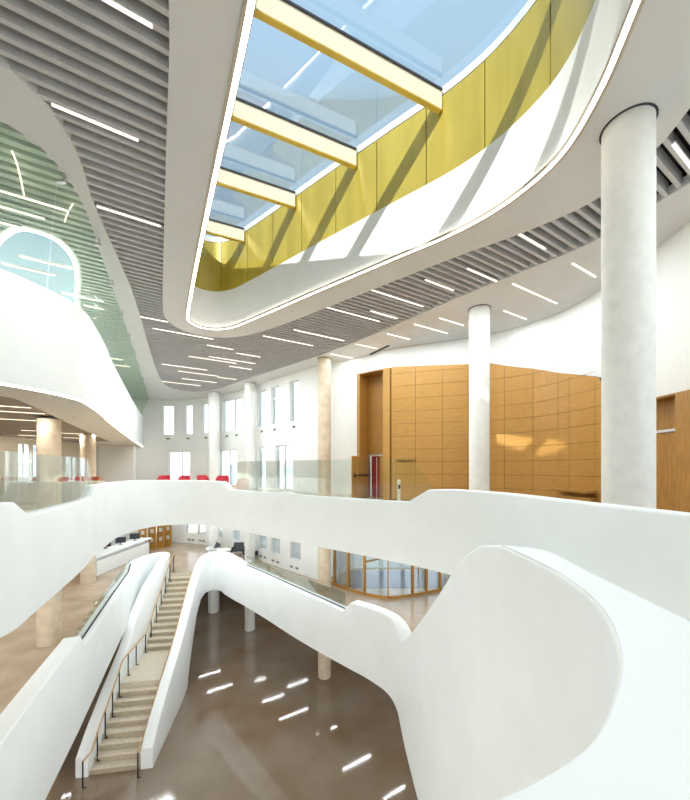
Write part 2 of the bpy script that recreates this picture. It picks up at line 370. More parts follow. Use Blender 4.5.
def window(path, s0, s1, z0, z1, mull=None, th=.35, dep=.12, fm=ALU):
    wn[0]+=1
    S0=sub_path(path,s0,s1,(s1-s0))
    a=S0[0][:2]; b=S0[-1][:2]; L=math.hypot(b[0]-a[0],b[1]-a[1]); ux,uy=(b[0]-a[0])/L,(b[1]-a[1])/L; nx,ny=-uy,ux
    T=lambda x,y,z:(a[0]+ux*x+nx*(y+dep), a[1]+uy*x+ny*(y+dep), z)
    f=.05; mb=MB()
    mb.box(0,f,-.03,.03,z0,z1,T=T); mb.box(L-f,L,-.03,.03,z0,z1,T=T); mb.box(f,L-f,-.03,.03,z0,z0+f,T=T); mb.box(f,L-f,-.03,.03,z1-f,z1,T=T)
    if mull: mb.box(L*mull-.04,L*mull+.04,-.03,.03,z0+f,z1-f,T=T,mi=1)
    w=struct(mb.build('window_%d'%wn[0], [fm,FRAME]))
    g=MB(); g.box(f,L-f,-.004,.004,z0+f,z1-f,T=T); g.build('pane', G_WIN, w)
def wpx(path, x0, x1, ymin=14):
    a=s_at_px(path,x0,ymin); b=s_at_px(path,x1,ymin); return (min(a,b),max(a,b))
# upper wall: from the second floor to the roof
up_w=[]; specs=[]
for x0,x1,za,zb,mu in [(162.5,173.8,2.75,5.15,None),(185,192.5,2.75,5.15,None),(201.5,208,2.75,5.15,None),(222,242,2.75,5.15,.62),(257,266.3,2.75,5.15,None),(271,279,2.75,5.15,None),(289.5,299.5,2.75,5.15,None),
        (168.5,189.8,-1.3,1.35,.62),(218.5,237,-1.3,1.35,.6),(257.5,266,-1.3,1.35,None),(275,293,-1.3,1.4,.5)]:
    s0,s1=wpx(UP,x0,x1); up_w.append((s0,s1,E+za,E+zb)); specs.append(mu)
s0=nearest_s(UP,7.6,4.9); s1=nearest_s(UP,7.4,-2.6); up_w.append((s0,s1,E-1.3,E+5.2)); specs.append(.5)  # unseen window added for side light on the near parapet
wall('wall_back', UP, E-2.05, E+6.0, up_w, WALLW)
for w,mu in zip(up_w,specs): window(UP,*w,mull=mu)
lo_w=[]; lspecs=[]
for x0,x1,mu in [(152,160,None),(185.5,205.5,.62),(216.5,222,None),(232.5,240,None),(258.6,267,None),(271,280,None),(290,300.5,None)]:
    s0,s1=wpx(LOW,x0,x1); lo_w.append((s0,s1,E-5.4,E-2.9)); lspecs.append(mu)
Sl=arclen(LOW); i21=len(LOW)-5
s_g0=Sl[len(LOW)-5]+.3; s_g1=Sl[len(LOW)-4]-.3
n_g=4; wdt=(s_g1-s_g0)/n_g
for k in range(n_g):
    lo_w.append((s_g0+k*wdt+.08, s_g0+(k+1)*wdt-.08, E-6.1, E-2.6)); lspecs.append(None)
wall('wall_back_lower', LOW, L1-.66, E-2.05, lo_w, WALLW)
for w,mu in zip(lo_w,lspecs): window(LOW,*w,mull=mu)
mb=MB()
for a,b in [((-21.9,-3),(-21.9,35.9)),((-21.9,35.9),(13.9,35.9)),((13.9,35.9),(13.9,-3))]:
    u=Vector((b[0]-a[0],b[1]-a[1])); L_=u.length; u.normalize(); T=lambda x,y,z:(a[0]+u.x*x-u.y*y,a[1]+u.y*x+u.x*y,z); mb.box(0,L_,0,.2,0,L1-.7,T=T)
struct(mb.build('wall_ground',WARMW))
struct(plate('ceiling',outer_lo,[o_l1],L1-.66,L1-.3,WARMW))
# left wall with city windows
lw=[(-19.5,-3),(-19.5,25.8)]; lw_w=[]
for y0,y1 in [(20.9,21.75),(21.9,22.85)]: lw_w.append((y0+3,y1+3,E-.6,E+1.5))
for y0,y1 in [(18,20),(14.5,16.5),(11,13),(7,9)]: lw_w.append((y0+3,y1+3,E-5.4,E-3.0))
lw_w.append((8,26,E+3.3,E+5.2))  # high window added to brighten the third level behind the tall glass
wall('wall_left', lw, L1-.66, E+6.0, lw_w, WARMW)
for w in lw_w: window(lw,*w,mull=.5)
# unseen wall behind the camera, added to block sun; open below the second floor
mb=MB(); mb.box(-19.9,8.2,-3.3,-3.0,L2-.5,E+6); struct(mb.build('wall_front', WALLW))

# vents
def vent(px, h, wd, hh, path, label, par='wall_vent', n=2, group=None):
    s=s_at_px(path,px,14); q=sub_path(path,s-.05,s+.05,.1); a,b=q[0],q[-1]
    L=math.hypot(b[0]-a[0],b[1]-a[1]); ux,uy=(b[0]-a[0])/L,(b[1]-a[1])/L; nx,ny=uy,-ux
    cx,cy=(a[0]+b[0])/2,(a[1]+b[1])/2
    T=lambda x,y,z:(cx+ux*x+nx*(y+.006), cy+uy*x+ny*(y+.006), z)
    mb=MB(); mb.box(-wd/2,wd/2,0,.02,E+h-hh/2,E+h+hh/2,T=T)
    for k in range(n): 
        zz=E+h-hh/2+(k+.5)*hh/n; mb.box(-wd/2+.01,wd/2-.01,.02,.028,zz-.004,zz+.012,T=T,mi=1)
    tag(mb.build('wall_vent',[DKGREY,STEEL]),label,'vent',group)
for k,(px,w_) in enumerate([(168,'first tall window from the left'),(188,'second tall window from the left'),(206,'narrow window beside the left round column'),(227,'left pane of the wide twin window'),(236.5,'right pane of the wide twin window'),(262,'first slit window right of the slim column'),(274.6,'middle slit window right of the slim column'),(294,'slit window nearest the concrete column')]):
    vent(px, 2.42, .28,.13, UP, 'small dark slot vent under the upper '+w_)
for k,(px,w_) in enumerate([(189,'leftmost pair, left one'),(193,'leftmost pair, right one'),(200,'second pair, left one'),(203.5,'second pair, right one'),(261,'first slit window, left one'),(265,'first slit window, right one'),(273,'middle slit window, left one'),(278,'middle slit window, right one'),(291.5,'last slit window, left one'),(297,'last slit window, right one')]):
    vent(px, -5.85, .24,.12, LOW, 'small dark floor-level vent below the lower '+w_ if k>3 else 'small dark low wall vent on the far lower wall, '+w_)

# ------------------------------------------------------------------ ceiling
far=[(p[0],p[1]+.1) for p in UP[UP.index(min(UP,key=lambda p:abs(p[0]+15.9))):]]
outer_c=[p[:2] for p in bc]+far+[(7.4,-3),(-11.5,-3)]
struct(plate('ceiling', outer_c, [sl], CE, CE+.2, CEILW))
_o=lambda L: offset(L,.06*(1 if sum(a[0]*b[1]-b[0]*a[1] for a,b in zip(L,L[1:]+L[:1]))<0 else -1),True)
struct(plate('ceiling', so, [_o(op)], CE, CE+.2, CEILW))
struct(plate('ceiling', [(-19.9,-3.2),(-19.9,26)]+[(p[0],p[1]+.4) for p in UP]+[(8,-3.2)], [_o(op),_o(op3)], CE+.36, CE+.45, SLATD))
U=Vector((.856,.517)); V=Vector((-.517,.856))
def slats(name, outer, inner, m, pitch=.23, th=.075, hgt=.27, z=CE+.03):
    """parallel ceiling baffles clipped to outer minus inner"""
    mb=MB(); vs=[V.dot(Vector(p[:2])) for p in outer]
    v=math.ceil(min(vs)/pitch)*pitch
    while v<max(vs):
        cuts=[]
        for poly in [outer]+([inner] if inner else []):
            n=len(poly)
            for i in range(n):
                a=Vector(poly[i][:2]); b=Vector(poly[(i+1)%n][:2]); va,vb=V.dot(a)-v,V.dot(b)-v
                if (va>0)!=(vb>0):
                    t=va/(va-vb); cuts.append(U.dot(a+(b-a)*t))
        cuts.sort()
        for a,b in zip(cuts,cuts[1:]):
            mid=U*((a+b)/2)+V*v
            if b-a>.05 and inside(outer,mid.x,mid.y) and not (inner and inside(inner,mid.x,mid.y)):
                T=lambda x,y,zz:(U.x*x+V.x*y,U.y*x+V.y*y,zz)
                mb.box(a-.02,b+.02,v-th/2,v+th/2,z,z+hgt,T=T)
        v+=pitch
    return struct(mb.build(name,m))
slats('ceiling_slats', sl, so, SLAT)
left_zone=[p[:2] for p in bc]+[(-19.4,25.7),(-19.4,2.4)]
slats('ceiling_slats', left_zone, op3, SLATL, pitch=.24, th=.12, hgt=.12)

# ------------------------------------------------------------------ skylight
sky=empty('skylight',(0,8,CE),'long rounded skylight in the ceiling with yellow lining, cream beams and light strip edge','skylight')
def loopwall(name,loop,z0,z1,th,m,par,smooth=40):
    A=loop; B=offset(loop,th,True); mb=MB(); n=len(A)
    rings=[[(A[i][0],A[i][1],z0),(A[i][0],A[i][1],z1),(B[i][0],B[i][1],z1),(B[i][0],B[i][1],z0)] for i in list(range(n))+[0]]
    mb.loops(rings,caps=False); return mb.build(name,m,par,smooth)
# the loop runs clockwise seen from above?  find outward side
area=sum(a[0]*b[1]-b[0]*a[1] for a,b in zip(op,op[1:]+op[:1]))
sg=1 if area<0 else -1
loopwall('fascia',op,CE+.02,CE+1.52,.12*sg,WHITE,sky)
pl=offset(op,.03*sg,True); plc=pl+[pl[0]]; TS=arclen(plc)[-1]; npan=24
for k in range(npan):
    q=sub_path(plc, TS*k/npan+.012, TS*(k+1)/npan-.012, .25)
    A=q; B=offset(q,.04*sg); mb=MB()
    mb.loops([[(a[0],a[1],CE+1.53),(a[0],a[1],CE+3.5),(b[0],b[1],CE+3.5),(b[0],b[1],CE+1.53)] for a,b in zip(A,B)])
    mb.build('lining_panel',YEL,sky,40)
loopwall('lining_backing',offset(op,.10*sg,True),CE+1.52,CE+3.5,.12*sg,YELD,sky)
loopwall('skylight_kerb',offset(op,.02*sg,True),CE+3.52,CE+3.72,.2*sg,ALU,sky)
loopwall('light_strip',offset(op,-.055*sg,True),CE-.012,CE+.03,.075*sg,LEDT,sky)
loopwall('strip_frame',offset(op,-.068*sg,True),CE-.02,CE+.05,.012*sg,FRAME,sky)
loopwall('strip_frame',offset(op,.021*sg,True),CE-.02,CE+.0,.05*sg,FRAME,sky)
zt=CE+3.42
area3=sum(a[0]*b[1]-b[0]*a[1] for a,b in zip(op3,op3[1:]+op3[:1])); sg3=1 if area3<0 else -1
def beam(ax,ay,bx,by,w,zb,h):
    d=Vector((bx-ax,by-ay)); d.normalize(); n=Vector((-d.y,d.x)); mb=MB()
    T=lambda x,y,z:(ax+d.x*x+n.x*y, ay+d.y*x+n.y*y, z); L=math.hypot(bx-ax,by-ay)
    mb.box(0,L,-w/2,w/2,zb+.03,zb+h,T=T,mi=0); mb.box(0,L,-w/2,w/2,zb,zb+.03,T=T,mi=1)
    mb.build('beam',[BEAMW,YELD],sky)
    b2=MB(); b2.box(0,L,-w/2-.03,-w/2+.03,zb+h,zb+h+.05,T=T); b2.build('glazing_bar',DKGREY,sky)
def cross(mx,my,dx,dy):
    """where a line through the opening meets its edge"""
    pts=[]; n=len(op)
    for i in range(n):
        a,b=op[i],op[(i+1)%n]; va=(a[0]-mx)*dy-(a[1]-my)*dx; vb=(b[0]-mx)*dy-(b[1]-my)*dx
        if (va>0)!=(vb>0):
            t=va/(va-vb); x=a[0]+(b[0]-a[0])*t; y=a[1]+(b[1]-a[1])*t; pts.append(((x-mx)*dx+(y-my)*dy,x,y))
    pts.sort(); return pts[0],pts[-1]
for mx,my in [(0.6,7.75),(-1.5,9.3),(-2.8,11.2),(-4.5,13.2),(1.6,5.0),(1.6,2.6)]:
    dl=math.hypot(.913,.42); dx,dy=.913/dl,.42/dl
    p,q=cross(mx,my,dx,dy)
    beam(p[1],p[2],q[1],q[2],.12,CE+3.10,.46)
gl=plate('glass_pane',offset(op,.1*sg,True),[],CE+3.74,CE+3.76,G_SKY)
gl.parent=sky; gl.data.transform(__import__('mathutils').Matrix.Translation(-Vector(sky.location)))

sk3=empty('skylight',(-10.5,13,CE),'added rounded roof opening standing in for the skylight reflection in the tall green glass','skylight')  # added opening that mimics the main skylight mirrored in the tall glass
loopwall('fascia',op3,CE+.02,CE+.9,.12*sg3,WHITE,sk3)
loopwall('light_strip',offset(op3,-.03*sg3,True),CE-.012,CE+.03,.03*sg3,LEDT,sk3)  # glowing edge stands in for the mirrored trim line
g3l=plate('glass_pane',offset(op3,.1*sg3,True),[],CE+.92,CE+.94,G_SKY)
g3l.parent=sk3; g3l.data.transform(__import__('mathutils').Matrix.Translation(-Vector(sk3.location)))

# ------------------------------------------------------------------ ceiling lights
PW=23.0
def strip_light(x0,y0,x1,y1,z,label,name='ceiling_light',m=None,w=.055,group='thin linear ceiling lights',hous=.06,power=1.0):
    cx,cy=(x0+x1)/2,(y0+y1)/2; L=math.hypot(x1-x0,y1-y0); ux,uy=(x1-x0)/L,(y1-y0)/L
    r=empty(name,(cx,cy,z),label,'ceiling light',group)
    T=lambda x,y,zz:(cx+ux*x-uy*y, cy+uy*x+ux*y, z+zz)
    mb=MB(); mb.box(-L/2-.015,L/2+.015,-w/2-.012,w/2+.012,.012,hous,T=T); mb.build('housing',ALU,r)
    mb=MB(); mb.box(-L/2,L/2,-w/2,w/2,0,.012,T=T); mb.build('diffuser',m or LED,r)
    ld=bpy.data.lights.new('lamp','AREA'); ld.shape='RECTANGLE'; ld.size=L; ld.size_y=w; ld.energy=PW*L*power; ld.color=(.90,.96,1) if m is None or m is LED else (1,.96,.88)
    lo=bpy.data.objects.new('lamp',ld); C.objects.link(lo); lo.parent=r; lo.location=(0,0,-.004); lo.rotation_euler=(0,0,math.atan2(uy,ux))
def light_px(x0,y0,x1,y1,h,label,w=.042,**k):
    a=on_plane(x0,y0,h); b=on_plane(x1,y1,h)
    mid=Vector(((a[0]+b[0])/2,(a[1]+b[1])/2)); L=math.hypot(b[0]-a[0],b[1]-a[1])
    mid+= U*0; p=mid-U*L/2; q=mid+U*L/2
    strip_light(p.x,p.y,q.x,q.y,E+h,label,w=w,**k)
H=5.585
MAINL=[(100,-2,152,26.5,'thin light in the slats at the very top left of the photo'),
(52,105,138,141,'long light in the grey slats just right of the curved glass wall top'),
(97,206,160,227,'light in the left slats, the next one below the long light by the glass wall'),
(135,316,168,322,'short light in the slats left of the skylight tip'),
(153,328,213,340,'long light under the rounded far tip of the skylight'),
(207,345,233,350,'short light in slats below the skylight tip, above the window wall'),
(189,356,236,364,'upper light of the cluster in the far slats, left half'),
(209,356.5,255,364,'upper light of the cluster in the far slats, right half'),
(162,364,207,370.5,'light at the far left slats near the beam edge'),
(178,371,218,376.5,'light in the middle of the far left slat cluster'),
(182,379.5,217,382,'short light near the rounded far end of the slats'),
(162,382.5,201,385,'lowest light at the rounded far end of the slat ceiling'),
(218,377,236,380,'short far light close to the slat edge above the slim column'),
(230,366,251,370,'short light at right of the far slat cluster'),
(237,353,260,357.5,'short light in slats right of the cluster'),
(263,336,313,346,'long light in slats, leftmost of the row below the skylight side'),
(294,330,344,341,'long light in slats, second of the row below the skylight side'),
(326,307,379,322,'long light in slats, third of the row below the skylight side'),
(371,311,397,319,'short light in slats just right of the third long one'),
(368,289,423,307,'long light in slats, fourth of the row below the skylight side'),
(426,280,453,291,'short light in slats above the round column with sun patch'),
(468,268.5,496,282,'short light in slats left of the two thick columns gap'),
(517,233,545,249.5,'light in slats nearest the thick column on its left'),
(673,145,695,172,'light in the slats right of the thick column')]
for a in MAINL: light_px(*a[:4],H,a[4])
for x_,y_,L_,lab in [(-6.5,1.2,1.5,'added fill light in the slats at the near left of the room'),(-4.2,-.7,1.5,'added fill light in the slats nearest the front wall, left'),(3.2,-1.3,1.2,'added fill light in the slats nearest the front wall, right'),(5.7,.6,1.5,'added fill light in the slats right of the near skylight end'),(6.1,3.4,1.2,'added fill light in the slats right of the skylight, near the added side window')]:
    strip_light(x_-U.x*L_/2,y_-U.y*L_/2,x_+U.x*L_/2,y_+U.y*L_/2,E+H,lab,w=.042,power=1.5)  # unseen lamps added to brighten the near parapet cap
OUTL=[(331,354,352,358.5,'recessed light in white ceiling beside the concrete column top'),(356,344,377,349,'second recessed light in white ceiling from the window wall'),(387,334,410,339.5,'third recessed light in white ceiling, above the wood portal'),
(415,324,447,334,'long recessed light in white ceiling left of the round column'),(440,318,463,326,'short recessed light in white ceiling left of the round column'),(504,311,526,319.5,'recessed light in white ceiling nearest the wall curve'),
(513,284,557,304,'long recessed light in white ceiling between the two columns'),(572,264,596,277,'recessed light in white ceiling beside the thick column')]
for a in OUTL: light_px(*a[:4],5.565,a[4],group='recessed lights in the white ceiling',hous=.0145,power=.55)
for a in [(0,191,69,212,'long warm light seen through the tall green glass, upper one'),(0,207,44,219,'warm light behind the tall green glass, second from top'),(0,222,21,229,'short warm light behind the tall green glass at photo left edge'),
 (20,257,72,269,'warm light behind the tall glass above the white parapet curve'),(2,264,55,276,'warm light behind the tall glass touching the parapet line'),(62,294,103,301.5,'warm light behind the narrow glass beside the parapet slope'),(84,306,104,309.5,'lower warm light behind the narrow glass beside the parapet slope'),
 (94,318,96,319,'tiny warm light behind the glass, lower down the slope'),(110,358,122,360.5,'faint warm light behind the glass near its far end'),(113,365,130,367,'last warm light behind the glass near its far end')]:
    light_px(*a[:4],5.45,a[4],m=LEDO,group='lights of the third level',w=.05,power=.6)
for a in [(-3,405.5,31,408.5,'warm light under the third level, nearest to us'),(-6,410.5,45,414.5,'warm light under the third level, second nearest'),(-3,418,61,423,'long warm light under the third level, left of the column head'),
 (24,430,37,431.5,'warm light under the third level just left of the column'),(63,432,103,436,'warm light under the third level just right of the column'),(64,437.5,85,438.7,'short warm light far under the third level right of the column'),(18,435.2,37,436,'faint warm light far under the third level left of the column'),(80,435.2,103,437,'faint far warm light under the third level near its point')]:
    light_px(*a[:4],1.79,a[4],m=LEDO,group='lights under the third level',hous=.014,w=.06)
for pts_,lab in [([(12,151),(17,164),(21,180),(24,195)],'short curved glowing tube behind the tall green glass, upper left one'),([(73,204),(69,210),(66,217),(65,222)],'short curved glowing tube behind the tall green glass beside the beam')]:
    P_=[(*on_plane(a,b,5.5),E+5.5) for a,b in pts_]; mb=MB(); mb.tube(catmull(P_,4,k=3),.012,8); tag(mb.build('curved_tube',LEDO),lab,'ceiling light')  # thin glowing tubes along two short arcs
# lights under the first-floor slab, over the ground floor (they show as reflections in the concrete)
k=0
for x,y,L in [(-8.2,23.0,1.6),(-4.5,22.0,1.4),(-3.0,20.6,1.8),(-1.0,19.3,1.2),(.6,17.2,1.6),(2.2,15.6,1.2),(2.6,13.2,1.8),(3.0,11.2,1.4),(2.9,9.0,1.6),(-6.0,23.8,1.2),(-9.5,24.6,1.4),(4.6,18,1.5),(5.4,14.2,1.6),(5.4,10.4,1.6),(5.0,6.5,1.6),(-13,20,2),(-13,15,2),(-11,11,2),(-10,7,2),(-14,9,2),(-8.3,4.5,1.6),(-3.2,23.5,1.4)]:
    strip_light(x-U.x*L/2,y-U.y*L/2,x+U.x*L/2,y+U.y*L/2,L1-.675,'thin linear light on the low ceiling over the ground floor',group='lights over the ground floor',hous=.0145,m=LED,w=.04,power=.3); k+=1
for x,y,L in [(-9,16,2),(-12,13,2),(-14,18,2),(-11,20,2),(-8,18.5,2),(-5.5,17.5,2),(-3.5,15.5,2),(-1.5,14,2),(2.5,13,2),(1.8,16.5,1.6),(4.5,17.5,2),(5.5,11,2),(-9,24.5,2),(-12.5,25.5,2),(-15,23,2),(-10,8.5,2),(-13,8.5,2),(5.4,6,2)]:
    strip_light(x-U.x*L/2,y-U.y*L/2,x+U.x*L/2,y+U.y*L/2,L2-.635,'thin linear light on the ceiling over the first floor',group='lights over the first floor',hous=.0145,m=LED,w=.07)

# ------------------------------------------------------------------ parapets
def guard(name, path, w, label, m=WHITE):
    r=empty(name,(path[len(path)//2][0],path[len(path)//2][1],E+path[len(path)//2][3]),label,'parapet')
    body('wall_body',path,w,m,r); return r
p2=guard('parapet',g2,.24,'white curved parapet of the second floor bridge sweeping across the whole photo')
G2o=offset(g2,.12)
def glaze(path, s0, s1, base, top, n, parent, m, head=None, name='glass_panel'):
    """n panes from s0 to s1; base/top heights; head(s) lets the rounded ends drop"""
    for k in range(n):
        a=s0+(s1-s0)*k/n+.008; b=s0+(s1-s0)*(k+1)/n-.008
        q=sub_path(path,a,b,.06 if head else .25)
        tops=[(min(top, head(a+(b-a)*i/(len(q)-1))) if head else top) for i in range(len(q))]
        pan=panel_glass(name,[x[:2] for x in q],[x[2]-.04 if base is None else base for x in q],tops,m,parent)
# left glass
sA=nearest_s(G2o,-4.1,3.0); sB=nearest_s(G2o,-6.07,8.62)
def hd1(s):
    d=sB-s
    return .22-.62*max(0,1-d/.42)**2.0
glaze(G2o,sA,sB,None,.22,9,p2,G_RAIL,hd1)
sC=nearest_s(G2o,*[ (236-HX)/F*12.0,12.0]); sD=nearest_s(G2o,1.9,7.3)
def hd2(s):
    d=sD-s
    return .22-.68*max(0,1-d/.75)**1.5
glaze(G2o,sC,sD,None,.22,7,p2,G_RAIL,hd2)
# third level fascia
p3=guard('parapet',g3,.22,'tall white curved parapet band of the third level at upper left, light strip below')
q=offset(g3,-.0,False)
A=[(p[0],p[1]) for p in offset(g3,.0)]; Bq=[(p[0],p[1]) for p in offset(g3,.075)]
mb=MB(); mb.loops([[(a[0],a[1],E+1.72),(a[0],a[1],E+1.745),(b[0],b[1],E+1.745),(b[0],b[1],E+1.72)] for a,b in zip(A,Bq)]); mb.build('light_strip',LEDT,p3)
# tall glass between third-level parapet and ceiling edge
tg=empty('glass_screen',(-8,12,E+4.1),'tall green tinted glass screen above the third level parapet, upper left','glass wall')
bt=[p[:2] for p in bc]; bs=arclen(bt); gs=arclen(g3)
b0=nearest_s(bt,-7.4,4.0); b1=nearest_s(bt,-15.6,27.8); c0=nearest_s(g3,-9.6,4.6); c1=nearest_s(g3,-16.0,27.6)
anch=[(0,0),(.14,.16),(.30,.30),(1,1)]
kb=nearest_s(bt,-5.4,6.9); kc=nearest_s(g3,-6.74,8.5)
def bpos(t): return b0+(kb-b0)*t/.18 if t<.18 else kb+(b1-kb)*(t-.18)/.82
def cpos(t): return c0+(kc-c0)*t/.18 if t<.18 else kc+(c1-kc)*(t-.18)/.82
def pt(path,s): return sub_path(path,s,s+1e-4,1)[0]
ts=[0,.09,.16,.235,.31,.39,.47,.56,.65,.75,.86,1.0]
for k in range(len(ts)-1):
    mb=MB(); a=ts[k]+.001; b=ts[k+1]-.001; rows=[]
    n=8
    for i in range(n+1):
        t=a+(b-a)*i/n; u=pt(bt,bpos(t)); l=pt(offset(g3,.1),cpos(t)); rows.append(((l[0],l[1],E+4.06),(u[0],u[1],CE-.03)))
    rings=[[lo,hi,(hi[0]-.016,hi[1]-.004,hi[2]),(lo[0]-.016,lo[1]-.004,lo[2])] for lo,hi in rows]
    mb.loops(rings); mb.build('glass_panel',G_TALL,tg,40)
    # clamp at the joint
    if k>0:
        u=pt(bt,bpos(ts[k])); l=pt(offset(g3,.1),cpos(ts[k]))
        w=Vector((u[0],u[1],CE)); v=Vector((l[0],l[1],E+4.1)); c=w+(v-w)*.10
        mb=MB(); mb.box(-.02,.16,-.035,.035,-.025,.025,T=lambda x,y,z:(c.x+x,c.y+y,c.z+z)); mb.tube([c+Vector((.13,0,0)),c+Vector((.13,0,.16))],.02)
        mb.build('clamp',STEEL,tg)
def channel(path,s0,s1,parent):
    q=sub_path(path,s0,s1,.12); q=[(x[0],x[1],x[2]+.012,x[2]-.02) for x in offset(q,-.03)]
    body('glass_channel',q,.06,DKGREY,parent,r=.004)
# first floor parapets and stair flanks
pl1=guard('parapet',l1,.40,'white first floor parapet at lower left turning round into the left flank of the stair')
L1o=offset(l1,.2)
glaze(L1o,nearest_s(L1o,-7.55,9.9),nearest_s(L1o,-10.7,17.55),None,-4.56,8,pl1,G_RAIL)
channel(L1o,nearest_s(L1o,-7.55,9.9),nearest_s(L1o,-10.7,17.55),pl1)
pr1=guard('parapet',r1,.40,'white first floor parapet arching from the right stair flank across the atrium')
R1o=offset(r1,.2)
glaze(R1o,nearest_s(R1o,-5.15,18.3),nearest_s(R1o,.05,12.8),None,-4.56,9,pr1,G_RAIL)
channel(R1o,nearest_s(R1o,-5.15,18.3),nearest_s(R1o,.05,12.8),pr1)
# near guard with broad cap
pn=guard('parapet',nr,.12,'big pale curved stair parapet with broad white top in the right foreground')
i0=min(range(len(nr)),key=lambda i:abs(nr[i][1]-4.2)); rim=[p for p in nr[i0:]]
capout=[(1.93,4.12),(2.2,3.93),(2.14,3.04),(2.09,2.47),(2.05,2.0),(2.0,1.2),(1.85,.6),(1.5,.3),(.9,.22),(.2,.3),(-.11,.5)]
capout=catmull(capout,6)
nrim=[p[:2] for p in offset(rim,.02)]
capo=plate('parapet_cap',nrim+capout[::-1],[],E-.99,E-.915,WHITE)
capo.parent=pn; capo.data.transform(__import__('mathutils').Matrix.Translation(-Vector(pn.location)))
mb=MB(); oc=offset(capout,.0); mb.loops([[(p[0],p[1],E-.99),(p[0],p[1],E-3.4),(p[0]-.05,p[1],E-3.4),(p[0]-.05,p[1],E-.99)] for p in capout]); mb.build('outer_face',WHITE,pn,40)

# ------------------------------------------------------------------ staircase
st=empty('staircase',(-8.8,12.1,0),'straight beige stone staircase with a landing between white flanks, lower left','staircase')
ax_,ay_=.986,.164
def TS_(s,t,z): return (-8.8+DX*s+ax_*t, 12.1+DY*s+ay_*t, z)
W0,W1=-.03,1.56
def flight(z0,z1,s0,s1,nr_):
    rise=(z1-z0)/nr_; nt=nr_-1; tread=(s1-s0)/nt
    for k in range(nt):
        zt_=z0+rise*(k+1); mb=MB(); sa=s0+tread*k
        wr=W1
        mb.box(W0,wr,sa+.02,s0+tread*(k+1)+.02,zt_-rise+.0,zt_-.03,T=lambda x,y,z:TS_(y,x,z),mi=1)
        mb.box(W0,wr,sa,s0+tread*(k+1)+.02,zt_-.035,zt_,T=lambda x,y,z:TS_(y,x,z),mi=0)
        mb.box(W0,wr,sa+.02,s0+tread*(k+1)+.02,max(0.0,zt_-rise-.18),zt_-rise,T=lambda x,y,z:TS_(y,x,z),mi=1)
        mb.build('step',[STEP,RISER],st)
ZL=E-8.80
flight(0,ZL,0,2.25,9)
rise=(ZL)/9
mb=MB(); mb.box(W0,W1+.02,2.25,4.75,ZL-.25,ZL,T=lambda x,y,z:TS_(y,x,z)); mb.build('landing',STEP,st)
flight(ZL,L1,4.75,8.42,13)
mb=MB(); mb.box(W0,W1+.1,8.42,8.62,L1-.36,L1,T=lambda x,y,z:TS_(y,x,z)); mb.build('top_step',STEP,st)
# handrails
def nose(s):
    if s<0: return 0
    if s<2.25: return ZL*(s/2.25)*8/9+ZL/9*.7
    if s<4.75: return ZL
    if s<8.42: return ZL+(L1-ZL)*((s-4.75)/3.67)
    return L1
hr=empty('handrail',TS_(0,.14,0),'long thin wooden handrail on black posts along the left stair flank','handrail')
ss=[-.5,-.05,.45,.9,1.35,1.8,2.25,2.9,3.6,4.2,4.7,5.2,5.9,6.6,7.3,8.0,8.6,8.95]
pts=[]
for s in ss:
    z=nose(max(s,0))+.92 if s>=0 else .92
    pts.append(TS_(s,.07,z))
pts=[TS_(-.5,.02,.90)]+pts[1:]+[TS_(9.0,.07,L1+.8)]
mb=MB(); mb.tube(catmull(pts,3,k=3),.026,8); mb.build('rail',RAILW,hr,60)
def post(s,t,z0,z1,par):
    mb=MB(); mb.tube([TS_(s,t,z0),TS_(s,t,z1)],.024,8); mb.tube([TS_(s,t,z0+.01),TS_(s,t+.10,z0+.01)],.018,6)
    mb.build('post',BLACK,par,60)
post(-.5,.02,.02,.9,hr)
for s in [.3,.85,1.4,1.95,2.75,3.55,4.6,5.3,6.0,6.7,7.4,8.1,8.75]:
    z=nose(s); post(s,.07,z-.12 if 0<s<2.25 or 4.75<s<8.4 else z+.01,z+.91,hr)
h2=empty('handrail',TS_(-.45,1.42,0),'short wooden handrail on one black post at the foot of the right stair flank','handrail')
mb=MB(); mb.tube([TS_(-.38,1.66,.88),TS_(-.12,1.60,.90)]+[TS_(q_,1.565,E+h_-.04) for q_,h_ in ((.3,-9.75),(1.55,-8.97),(3.65,-7.85),(4.4,-7.38),(5.5,-6.62),(6.9,-5.6))],.026,8); mb.build('rail',RAILW,h2,60)
post(-.38,1.66,.02,.88,h2)

# ------------------------------------------------------------------ columns
def column(x,y,z0,z1,r,m,label,grp=None,collar=True):
    o=empty('column',(x,y,z0),label,'column',grp)
    mb=MB(); mb.lathe([(r,z0+.0),(r,z1)],x,y,48); mb.build('shaft',m,o,40)
    if collar:
        mb=MB(); mb.lathe([(r+.012,z1-.005),(r+.03,z1-.005),(r+.03,z1+.01),(r+.012,z1+.01)],x,y,48); mb.build('collar',DKGREY,o,40)
R=.345
column(4.62,5.72,0,CE-.006,.35,COL,'thick smooth white column at the right of the photo, closest to us')
column(4.72,12.3,0,CE-.006,R,COL,'round white column in front of the wood panelled wall with a sun patch')
column(-1.05,17.9,0,CE-.006,.33,COLW,'round concrete column beside the window wall, left of the wood portal')
column(-6.28,23.1,0,CE-.006,.33,COL,'slim white column before the far windows, right one of two')
column(-9.75,26.0,0,CE-.006,.40,COL,'slim white column before the far windows, left one of two')
column(-10.4,12.3,0,E+1.715,.34,COLW,'warm concrete column under the third level at the left, nearer one')
column(-13.8,18.8,0,E+1.79,.35,COLW,'concrete column beyond the first floor counter at lower left, farther one')

